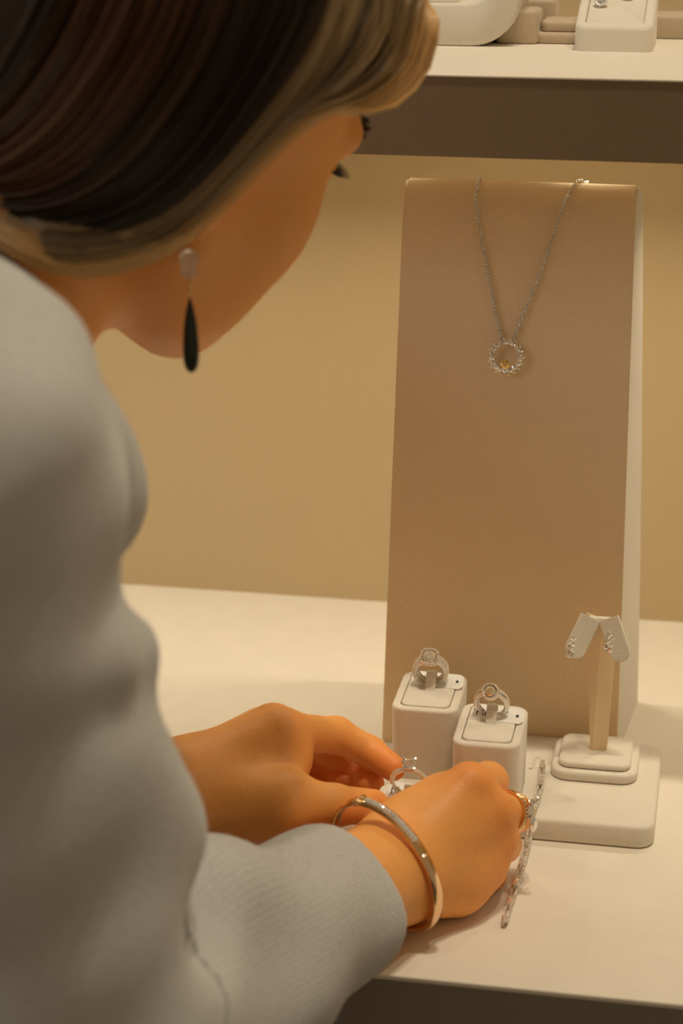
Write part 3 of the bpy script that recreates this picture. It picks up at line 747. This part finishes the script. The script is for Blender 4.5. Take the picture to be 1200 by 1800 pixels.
PI = Matrix.Translation(-Vector(person.location))
def pchild(name, me, m): o = from_mesh(name, me, m, person); o.location = -Vector(person.location); return o
body = pchild('body', me, M['skin'])

# ---- sweater
CUFF = WR+(ER-WR)*.17; cn = (WR-ER)/np.linalg.norm(WR-ER)
CUFL = WL+(EL-WL)*.36; cl = (WL-EL)/np.linalg.norm(WL-EL)
def sweater_sdf(P):
    fr = ER+(CUFF-ER)*1.0
    arm_ = rcone(P, SR, SR*.5+ER*.5, .066, .0500)
    arm_ = smin(arm_, rcone(P, SR*.5+ER*.5, ER, .0500, .0520), .02)
    arm_ = smin(arm_, rcone(P, ER, ER*.45+CUFF*.55, .0520, .0425), .02)
    arm_ = smin(arm_, rcone(P, ER*.45+CUFF*.55, CUFF+cn*.02, .0425, .0315), .02)
    # soft folds
    for a, b, r in FOLDS: arm_ = smin(arm_, rcone(P, a, b, r, r*.85), .016)
    arm_ = smin(arm_, rcone(P, D(170, 1400, .722), D(330, 1575, .805), .020, .016), .045)      # cloth bunched in the bend of the elbow
    for a, b, r in CREASES: arm_ = smax(arm_, -rcone(P, a, b, r, r), .022)
    larm = rcone(P, SL, EL, .060, .048); larm = smin(larm, rcone(P, EL, CUFL+cl*.02, .048, .034), .02)
    tor = rcone(P, CH, HP, .115, .135); tor = smin(tor, rcone(P, SR, SL, .064, .062), .06)
    tor = smin(tor, rcone(P, NB-v3(0, 0, .03), (SR+SL)/2, .060, .062), .04)
    for a, b, r in TORSO: tor = smin(tor, rcone(P, a, b, r, r), .03)
    d = smin(smin(arm_, larm, .02), tor, .03)
    wv = (np.sin(P@np.array([61, 35, -90], np.float32))+np.sin(P@np.array([-40, 77, 66], np.float32)+1.3))*.0012
    d = d+wv
    # hollow cuffs and cut ends
    for c, n_, rr in ((CUFF, cn, .0258), (CUFL, cl, .0265)):
        s_ = (P-c.astype(np.float32))@n_.astype(np.float32); near = np.linalg.norm(P-c.astype(np.float32), axis=1) < .09
        d = np.where(near, smax(d, s_, .004), d)
        hol = np.maximum(rcone(P, c-n_*.03, c+n_*.03, rr, rr), -(s_+.022)); d = np.where(near, smax(d, -hol, .003), d)
    # neck opening
    hol = rcone(P, NB, hd(0, -5, -2), .060, .060); d = np.where(np.linalg.norm(P-NB.astype(np.float32), axis=1) < .2, smax(d, -hol, .006), d)
    return d
FOLDS = [(D(170, 1135, .685), D(218, 1142, .70), .0145),
         (D(20, 1200, .655), D(170, 1150, .675), .011), (D(20, 930, .64), D(150, 800, .69), .012)]
CREASES = [(D(345, 1490, .775), D(375, 1640, .745), .009)]
TORSO = [(D(0, 770, .74), D(85, 862, .76), .037)]
lo, hi = bounds([SR, SL, HP, ER, EL, CUFF, CUFL], .15); V, Q = surface(sweater_sdf, lo, hi, .0024, 2)
me = np_mesh('sweater', V, Q)
# run of the knit: distance along the sleeve and round it
def seg_uv(a, b):
    d_ = (b-a)/np.linalg.norm(b-a); q_ = V-a; s_ = q_@d_; r_ = q_-s_[:, None]*d_; e_ = np.cross(d_, v3(.3, .2, .93)); e_ /= np.linalg.norm(e_); g_ = np.cross(d_, e_)
    t_ = np.clip(s_, 0, np.linalg.norm(b-a)); return np.linalg.norm(q_-t_[:, None]*d_, axis=1), s_, np.arctan2(r_@g_, r_@e_)*.036
dA, sA, vA = seg_uv(SR, ER); dB, sB, vB = seg_uv(ER, CUFF); pick = dB < dA
kuv = np.stack([np.where(pick, sB+.3, sA), np.where(pick, vB, vA), np.zeros(len(V))], 1).astype(np.float32)
ka = me.attributes.new('knit_uv', 'FLOAT_VECTOR', 'POINT'); ka.data.foreach_set('vector', kuv.ravel())
def knit():
    m = bpy.data.materials.new('knit_wool'); m.use_nodes = True; N = m.node_tree.nodes; L = m.node_tree.links; p = N['Principled BSDF']
    p.inputs['Roughness'].default_value = .95; p.inputs['Specular IOR Level'].default_value = .1; p.inputs['Sheen Weight'].default_value = .35
    mp = N.new('ShaderNodeAttribute'); mp.attribute_name = 'knit_uv'; mpo = mp.outputs['Vector']
    wa = N.new('ShaderNodeTexWave'); wa.bands_direction = 'X'; wa.inputs['Scale'].default_value = 170; wa.inputs['Distortion'].default_value = 3; wa.inputs['Detail Scale'].default_value = 6
    wb = N.new('ShaderNodeTexWave'); wb.bands_direction = 'Y'; wb.inputs['Scale'].default_value = 170; wb.inputs['Distortion'].default_value = 3; wb.inputs['Detail Scale'].default_value = 6
    no = N.new('ShaderNodeTexNoise'); no.inputs['Scale'].default_value = 600; no.inputs['Detail'].default_value = 3
    for t in (wa, wb): L.new(mpo, t.inputs['Vector'])
    tc = N.new('ShaderNodeTexCoord'); L.new(tc.outputs['Object'], no.inputs['Vector'])
    mu = N.new('ShaderNodeMath'); mu.operation = 'MULTIPLY'; L.new(wa.outputs['Color'], mu.inputs[0]); L.new(wb.outputs['Color'], mu.inputs[1])
    ad = N.new('ShaderNodeMath'); ad.operation = 'ADD'; L.new(mu.outputs[0], ad.inputs[0]); L.new(no.outputs[0], ad.inputs[1])
    bp_ = N.new('ShaderNodeBump'); bp_.inputs['Distance'].default_value = .00022; bp_.inputs['Strength'].default_value = .8; L.new(ad.outputs[0], bp_.inputs['Height']); L.new(bp_.outputs[0], p.inputs['Normal'])
    cr = N.new('ShaderNodeValToRGB'); cr.color_ramp.elements[0].color = (.47, .47, .465, 1); cr.color_ramp.elements[1].color = (.64, .625, .60, 1)
    cr.color_ramp.elements[0].position = .25; cr.color_ramp.elements[1].position = 1.1
    L.new(ad.outputs[0], cr.inputs[0]); L.new(cr.outputs[0], p.inputs['Base Color']); return m
M['knit'] = knit(); sweater = pchild('sweater', me, M['knit'])
# loose wool fibres standing off the forearm
sel = np.where(((V-ER)@cn > -.02))[0]; sel = sel[rng.permutation(len(sel))[:7000]]
nv = np.zeros_like(V); fnm = np.cross(V[Q[:, 2]]-V[Q[:, 0]], V[Q[:, 3]]-V[Q[:, 1]])
for k_ in range(4): np.add.at(nv, Q[:, k_], fnm)
nv /= np.linalg.norm(nv, axis=1)[:, None]+1e-12
prt = []
for i_ in sel:
    tv = rng.normal(size=3); tv /= np.linalg.norm(tv); L_ = rng.uniform(.0010, .0026); b_ = V[i_]
    prt.append(tube_arr([b_, b_+(nv[i_]*.6+tv*.5)*L_*.6, b_+(nv[i_]*.7+tv)*L_], [.00007, .00006, .00004], 3))
fv, ff = join_arr(prt); fz = pchild('wool_fuzz', np_mesh('wool_fuzz', fv, ff), M['knit']); fz['kind'] = 'stuff'
# trousers below the sweater, standing on the floor
def leg_sdf(P):
    d = ellip(P, HP+v3(-.02, -.02, -.05), (.19, .16, .15)); h2 = HP+v3(0, 0, -.10)
    for s in (-1, 1):
        k_ = h2+v3(.02*s, .09*s*-1-.02, -.36); f_ = h2+v3(.02*s, .08*s*-1-.03, -.735)
        d = smin(d, rcone(P, h2+v3(0, -.08*s, 0), k_, .092, .066), .03); d = smin(d, rcone(P, k_, f_, .066, .052), .02)
    return smax(d, -(P[:, 2]+.868), .004)
lo, hi = bounds([HP+v3(-.2, -.25, 0), HP+v3(.2, .2, .1), v3(HP[0], HP[1], -.9)], .06); V, Q = surface(leg_sdf, lo, hi, .006)
pchild('trousers', np_mesh('trousers', V, Q), M['trousers'])
for s in (-1, 1):
    f_ = HP+v3(.02*s, -.08*s-.03, 0); bm = bmesh.new(); rbox(bm, f_[0]-.07, f_[0]+.15, f_[1]-.042, f_[1]+.042, -.9, -.86, .038, .012)
    o = finish(bm, 'shoe', M['black'], person); o.location = -Vector(person.location)

# ---- hair: scalp cap plus strands flowing from the parting, round the side to the nape
HE_C = np.array([0, 2.5, -1.5]); HE_R = np.array([9.1, 10.4, 11.4])
def hair_pt(u, v, lift=0.0):                            # near side of the hair volume seen at a pixel, in head coordinates
    o_ = (HB.T@(CAM-HC))*100; r_ = HB.T@ray(u, v)*100
    R_ = HE_R+lift; o2 = (o_-HE_C)/R_; r2 = r_/R_
    A, Bc, Cc = r2@r2, o2@r2, o2@o2-1; disc = Bc*Bc-A*Cc
    t = (-Bc-math.sqrt(disc))/A if disc > .002*Bc*Bc/100 else -Bc/A
    if u < 330 and v > 340:                              # the tucked-under ends lie outside the neck
        wl = min((v-340)/80, 1); t = t*(1-wl)+min(t, .772-.00008*(330-u))*wl
    return o_+r_*t
GPIX = [  # face edge first, then further back; each runs from the parting to the nape
    [(742, -60), (752, 40), (728, 128), (660, 188), (560, 188), (470, 262), (385, 352), (310, 418), (215, 458), (110, 462), (20, 420), (-70, 360)],
    [(690, -100), (700, 10), (676, 100), (610, 160), (520, 190), (440, 262), (360, 350), (285, 410), (195, 442), (100, 444), (10, 405), (-80, 345)],
    [(620, -160), (628, -40), (600, 60), (545, 140), (478, 210), (405, 290), (330, 362), (255, 405), (165, 425), (75, 420), (-10, 380), (-90, 325)],
    [(540, -220), (540, -90), (515, 20), (470, 115), (412, 205), (345, 290), (272, 350), (190, 385), (105, 395), (25, 380), (-50, 340), (-110, 290)],
    [(430, -280), (420, -140), (395, -20), (355, 85), (300, 180), (235, 262), (165, 318), (90, 345), (15, 345), (-50, 325), (-105, 290), (-140, 250)],
    [(300, -330), (280, -190), (250, -70), (210, 40), (155, 135), (95, 215), (30, 265), (-30, 285), (-80, 280), (-120, 260), (-145, 235), (-160, 205)],
    [(150, -370), (125, -240), (95, -120), (55, -10), (10, 80), (-40, 150), (-85, 195), (-120, 215), (-145, 215), (-160, 200), (-168, 180), (-172, 160)]]
NG = 52
def to_part(k, first):                                  # from the parting on the crown down to the first visible point
    th_k = math.radians(62-20*k); top = HE_C+HE_R*np.array([.03, math.cos(th_k), math.sin(th_k)])
    out = [top]
    for q_ in (.33, .66):
        m_ = ((top-HE_C)*(1-q_)+(first-HE_C)*q_)/HE_R; out.append(HE_C+HE_R*m_/np.linalg.norm(m_))
    return out
GH = [[hair_pt(u, v) for u, v in g][1 if k < 2 else 0:] for k, g in enumerate(GPIX)]
G = np.array([catmull(to_part(k, g[0])+g, NG) for k, g in enumerate(GH)])           # (guides, NG, 3) head cm
# cap under the strands: hair volume cut by the face opening
def cap_sdf(P):
    q = to_head(P); d = ellip(q, HE_C, HE_R-.45)
    d = smax(d, -ellip(q, (0, 3.0, -1.2), (6.4, 7.4, 8.2)), .2)
    qa = np.abs(q[:, 0])
    # face opening: in front of a slanted line from the temple to behind the ear
    face = (q[:, 2]-FO[0]-(q[:, 1]-0)*FO[1]); d = smax(d, np.minimum(face, 1e3), .5)
    d = smax(d, -(q[:, 1]+6.4-.25*(q[:, 2]+6)), .6)
    return d*.01
# fit the opening line n = f0 + f1*a to the edge guide
eg = G[0][16:36]; A_ = np.stack([np.ones(len(eg)), eg[:, 1]], 1); FO = np.linalg.lstsq(A_, eg[:, 2]-.3, rcond=None)[0]
lo, hi = bounds([HC], .17); V, Q = surface(cap_sdf, lo, hi, .0022, 3)
cap_arr = (V, Q)
NS = 6200; segs = 28
tpos = np.linspace(0, NG-1, segs)
strV, strF, strC = [], [], []
DARK = np.array([.020, .0095, .0045]); AUB = np.array([.22, .075, .020]); GOLD = np.array([.95, .58, .23]); ASH = np.array([.62, .40, .19])
from numpy import interp
for i in range(NS):
    side = 1 if i < NS*.68 else -1
    g = random.random()**1.25*(len(G)-1); lock = math.floor(g*7)/7+random.gauss(0, .03); g = .6*g+.4*lock; g = min(max(g, 0), len(G)-1.001)
    a = int(g); f = g-a; C_ = G[a]*(1-f)+G[a+1]*f
    C_ = np.stack([interp(tpos, np.arange(NG), C_[:, j]) for j in range(3)], 1)
    lift = random.gauss(0, .16)+.12*math.sin(g*19); wob = random.uniform(0, 6.28); amp = random.uniform(.02, .12)
    ss = np.linspace(0, 1, segs); nrm_ = (C_-HE_C)/HE_R**2; nrm_ /= np.linalg.norm(nrm_, axis=1)[:, None]
    C_ = C_+nrm_*(lift+.10*np.sin(ss*5+wob)[:, None]*.6)+np.stack([np.zeros(segs), amp*np.sin(ss*7+wob), amp*np.cos(ss*6+wob)], 1)
    s0, s1 = random.uniform(0, .12), random.uniform(.88, 1.0)
    if side < 0: C_[:, 0] *= -1
    W = HC+(C_*.01)@HB.T
    i0, i1 = int(s0*(segs-1)), int(s1*(segs-1)); W = W[i0:i1+1]; sv = ss[i0:i1+1]
    w0 = random.uniform(.00045, .00095); rad = w0*np.minimum(1, (1.02-np.linspace(0, 1, len(W)))*5)
    v_, f_ = tube_arr(W, rad, 3)
    strF.append(f_+sum(len(x) for x in strV) if False else f_); strV.append(v_)
    # colouring: dyed lighter along the face edge and tips
    band = math.exp(-(g/1.1)**2)*1.1+.8*math.exp(-((g-2.25)/.22)**2)+.5*math.exp(-((g-1.55)/.15)**2)
    aub = .75*math.exp(-((g-4.9)/.8)**2)
    rn = random.random()
    tip = np.clip((sv-.72)/.3, 0, 1)*.35*(1 if g < 2.6 else .2)
    mix = np.clip(band*(.45+.9*rn)+tip*rn*1.3, 0, 1)[:, None]
    base_c = DARK*(1-aub*rn)+AUB*aub*rn
    hi_c = GOLD*(1-.35*random.random())+ASH*.25*random.random() if g < 1.4 else ASH
    cc = base_c*(1-mix)+hi_c*mix
    strC.append(np.repeat(cc, 3, axis=0))
offs = np.cumsum([0]+[len(v_) for v_ in strV[:-1]])
SV = np.vstack(strV); SFc = np.vstack([f_+o_ for f_, o_ in zip(strF, offs)]); SC = np.vstack(strC)
cq = to_head(cap_arr[0].astype(np.float32)); cf = -(cq[:, 2]-FO[0]-cq[:, 1]*FO[1]); cm_ = np.exp(-np.maximum(cf, 0)/1.0)[:, None]
capC = DARK*1.2*(1-cm_)+GOLD*.6*cm_
HV = np.vstack([cap_arr[0], SV]); HF = np.vstack([cap_arr[1], SFc+len(cap_arr[0])]); HCc = np.vstack([capC, SC])
me = np_mesh('hair', HV, HF); color_attr(me, 'hair', HCc)
M['hair'] = mat('hair', tuple(DARK), .36, spec=.45, attr='hair'); hair = pchild('hair', me, M['hair'])
# eyelashes and brows
for s in (1, -1):
    prt = []
    for q in np.linspace(-1, 1, 26):
        b = np.array([s*(3.1+1.2*q), .2-.2*q*q, 7.9-.45*abs(q)**2-.12*(q > 0)*q]); dr = np.array([s*.35*q+.1*s, .08, .75])
        pts = [hd(*(b+dr*t_+np.array([0, .42*t_*t_-.35*t_, 0]))) for t_ in np.linspace(0, 1.0, 6)]
        prt.append(tube_arr(pts, np.linspace(.0004, .00012, 6), 4))
    V, Q = join_arr(prt); tag(pchild('eyelashes', np_mesh('eyelashes', V, Q), M['lash']), kind='stuff')
    prt = []
    for k in range(170):
        q = random.uniform(-1, 1); b = np.array([s*(3.0+1.7*q), 2.0+.35*(1-q*q)+random.uniform(-.25, .25), 8.40-.26*(q+1)**2*.9])
        prt.append(tube_arr([hd(*(b+np.array([s*.22*t_, .06*t_, -.06*t_]))) for t_ in (0, 1, 2)], [.00025, .00025, .0001], 4))
    V, Q = join_arr(prt); tag(pchild('eyebrow', np_mesh('eyebrow', V, Q), M['lash']), kind='stuff')
# fingernails
def nail(p, tip, outn, wdt=.0048, ln=.0075):
    bm = bmesh.new(); nx, ny = 6, 6; ax = Vector(tip-p).normalized(); on = Vector(outn); on = (on-ax*on.dot(ax)).normalized(); sd = ax.cross(on)
    g_ = [[None]*(nx+1) for _ in range(ny+1)]; c = Vector(tip)-ax*.0005
    for j in range(ny+1):
        for i in range(nx+1):
            x = (i/nx-.5)*2; y = j/ny; ww = wdt*(1-.25*(y-.5)**2*2)
            g_[j][i] = bm.verts.new(c+sd*x*ww+ax*(y*ln-.003)+on*(.0068-.0026*x*x-.0022*(y > .9)*0-.0012*y*y))
    for j in range(ny):
        for i in range(nx): bm.faces.new((g_[j][i], g_[j][i+1], g_[j+1][i+1], g_[j+1][i]))
    bmesh.ops.solidify(bm, geom=bm.faces[:], thickness=.0006)
    o = finish(bm, 'fingernail', M['nail'], person); o.location = -Vector(person.location)
M['nail'] = mat('nail', (.80, .50, .36), .22, spec=.6)
for f, nn in ((L_i, v3(.55, .35, .75)), (L_m, v3(.6, .5, .6)), (L_r, v3(.6, .5, .6)), (L_th[0], v3(.1, -.35, .93))): nail(f[2], f[3], nn)

# ------------------------------------------------------------------ worn jewellery
# bangle on the right wrist
bc = D(678, 1521, .9375); e1 = (rt*120-up*210)/242.; ip = (rt*210+up*120)/242.; bn = ip*.79+fw*.62; bn /= np.linalg.norm(bn); e2 = np.cross(bn, e1)
bg = empty('gold_bangle', bc); tag(bg, 'gold bangle with a row of small diamonds on the nearer wrist', 'bangle')
def bpt(a, r=1.0): return e1*.0330*r*math.cos(a)+e2*.0295*r*math.sin(a)
band = tube('band', [bpt(a) for a in np.linspace(0, 2*math.pi, 96, endpoint=False)], .0015, M['gold'], bg, 10, True, 2.0, upv=bpt(0))
gb = gem_mesh('round', .0015); gb.materials.append(M['pave'])
def bang(p):                                            # angle whose band point projects to a pixel
    best = None
    for a in np.linspace(0, 2*math.pi, 720):
        q = bpt(a)+bc-CAM; d_ = q@fw; u = 600+F*(q@rt)/d_; v = 900-F*(q@up)/d_; e_ = (u-p[0])**2+(v-p[1])**2
        if best is None or e_ < best[0]: best = (e_, a)
    return best[1]
a0, a1 = bang((648, 1412)), bang((744, 1464))
if abs(a1-a0) > math.pi: a1 += 2*math.pi if a1 < a0 else -2*math.pi
for i in range(17):
    a = a0+(a1-a0)*i/16; o_ = bpt(a)/np.linalg.norm(bpt(a)); c = bpt(a)+o_*.0019-bn*.0006
    from_mesh('stone', gb, None, band, mat4=place(c, o_-bn*.5, bn))
# hinge and clasp plate
ah = bang((632, 1417)); o_ = bpt(ah)/np.linalg.norm(bpt(ah))
tube('hinge', [bpt(ah)+bn*t_+o_*.0006 for t_ in (-.0034, -.001, .001, .0034)], .0014, M['rosegold'], bg, 8)
ac, ad = bang((760, 1490)), bang((730, 1615))
if abs(ad-ac) > math.pi: ad += 2*math.pi if ad < ac else -2*math.pi
tube('closing_plate', [bpt(a)*1.03-bn*.0002 for a in np.linspace(ac, ad, 24)], .0013*np.sin(np.linspace(.2, math.pi-.2, 24))**.4, M['rosegold'], bg, 10, False, 2.5, upv=bpt(ac))
# ring worn on a finger of the right hand
m0, m1 = R_f[1][0][0], R_f[1][0][1]; ax = (m1-m0)/np.linalg.norm(m1-m0); rc_ = m0+(m1-m0)*.62
fr_ = empty('worn_ring', rc_); tag(fr_, 'gold ring with clear leaf-shaped stones worn on the nearer hand', 'ring')
s1 = rt-(rt@ax)*ax; s1 /= np.linalg.norm(s1); s2 = np.cross(ax, s1)
for k_, rr in ((-.0020, .0103), (.0004, .0104)):
    tube('band', [ax*k_+(s1*math.cos(a)+s2*math.sin(a))*rr for a in np.linspace(0, 2*math.pi, 48, endpoint=False)], .0010, M['gold'], fr_, 8, True)
beads('pave_stones', [ax*-.0022+(s1*math.cos(a)+s2*math.sin(a))*.0113 for a in np.linspace(0, 2*math.pi, 40, endpoint=False)], .00045, M['pave'], fr_)
mw = gem_mesh('marquise', .0042); mw.materials.append(M['gem']); rw = gem_mesh('round', .0019); rw.materials.append(M['gem'])
nz = s1*.8-fw*.5
for c_, z_, x_, me_ in ((s1*.0124+up*.0005, nz, up*.95+rt*.2, mw), (s1*.0136+up*.0046, nz+up*.4, rt, rw), (s1*.0136-up*.0056, nz-up*.3, up-rt*.3, mw)):
    o = from_mesh('stone', me_, None, fr_, mat4=place(c_, z_, x_))
tube('setting', [s1*.0108-up*.006, s1*.0114, s1*.0114+up*.006], .0010, M['gold'], fr_, 8)
# drop earring in the right ear
q = hd(7.2, -3.9, -.2)-CAM; dl = q@fw-.003; ep = D(330, 388, dl); er = empty('drop_earring', ep); tag(er, 'long dark green teardrop earring hanging from the ear', 'earring')
def ev(z, x=0): return np.array([x*.01, 0, -z*.01])
tube('hook', [ev(-.5, .12), ev(-.8, .05), ev(-.6, -.05), ev(0), ev(.4)], .0005, M['gold'], er, 6)
def lathe(name, prof_, m, n=20):
    bm = bmesh.new(); rings_solid(bm, [[(r*math.cos(a), r*math.sin(a), z) for a in np.linspace(0, 2*math.pi, n, endpoint=False)] for r, z in prof_]); return finish(bm, name, m, er, angle=80)
def bead_(name, z, r, m): return lathe(name, [(max(r*math.sin(a), 1e-5), -z*.01+r*math.cos(a)) for a in np.linspace(.02, math.pi-.02, 10)], m)
bead_('crystal', .05, .0024, M['crystal']); bead_('gold_bead', .62, .0024, M['gold'])
lathe('faceted_crystal', [(.0005, -.0105), (.0036, -.0125), (.0042, -.0150), (.0030, -.0180), (.0032, -.0185), (.0034, -.0205), (.0006, -.0225)], M['crystal'], 8)
bead_('gold_bead', 2.5, .0012, M['gold']); bead_('gold_bead', 2.8, .0010, M['gold'])
tube('wire', [ev(2.2), ev(2.6), ev(3.05)], .0004, M['gold'], er, 6)
lathe('teardrop', [(.0004, -.0300), (.0012, -.0330), (.0020, -.0370), (.0026, -.0410), (.0030, -.0460), (.0032, -.0510), (.0031, -.0545), (.0026, -.0573), (.0016, -.0590), (.0004, -.0597)], M['drop'], 24)
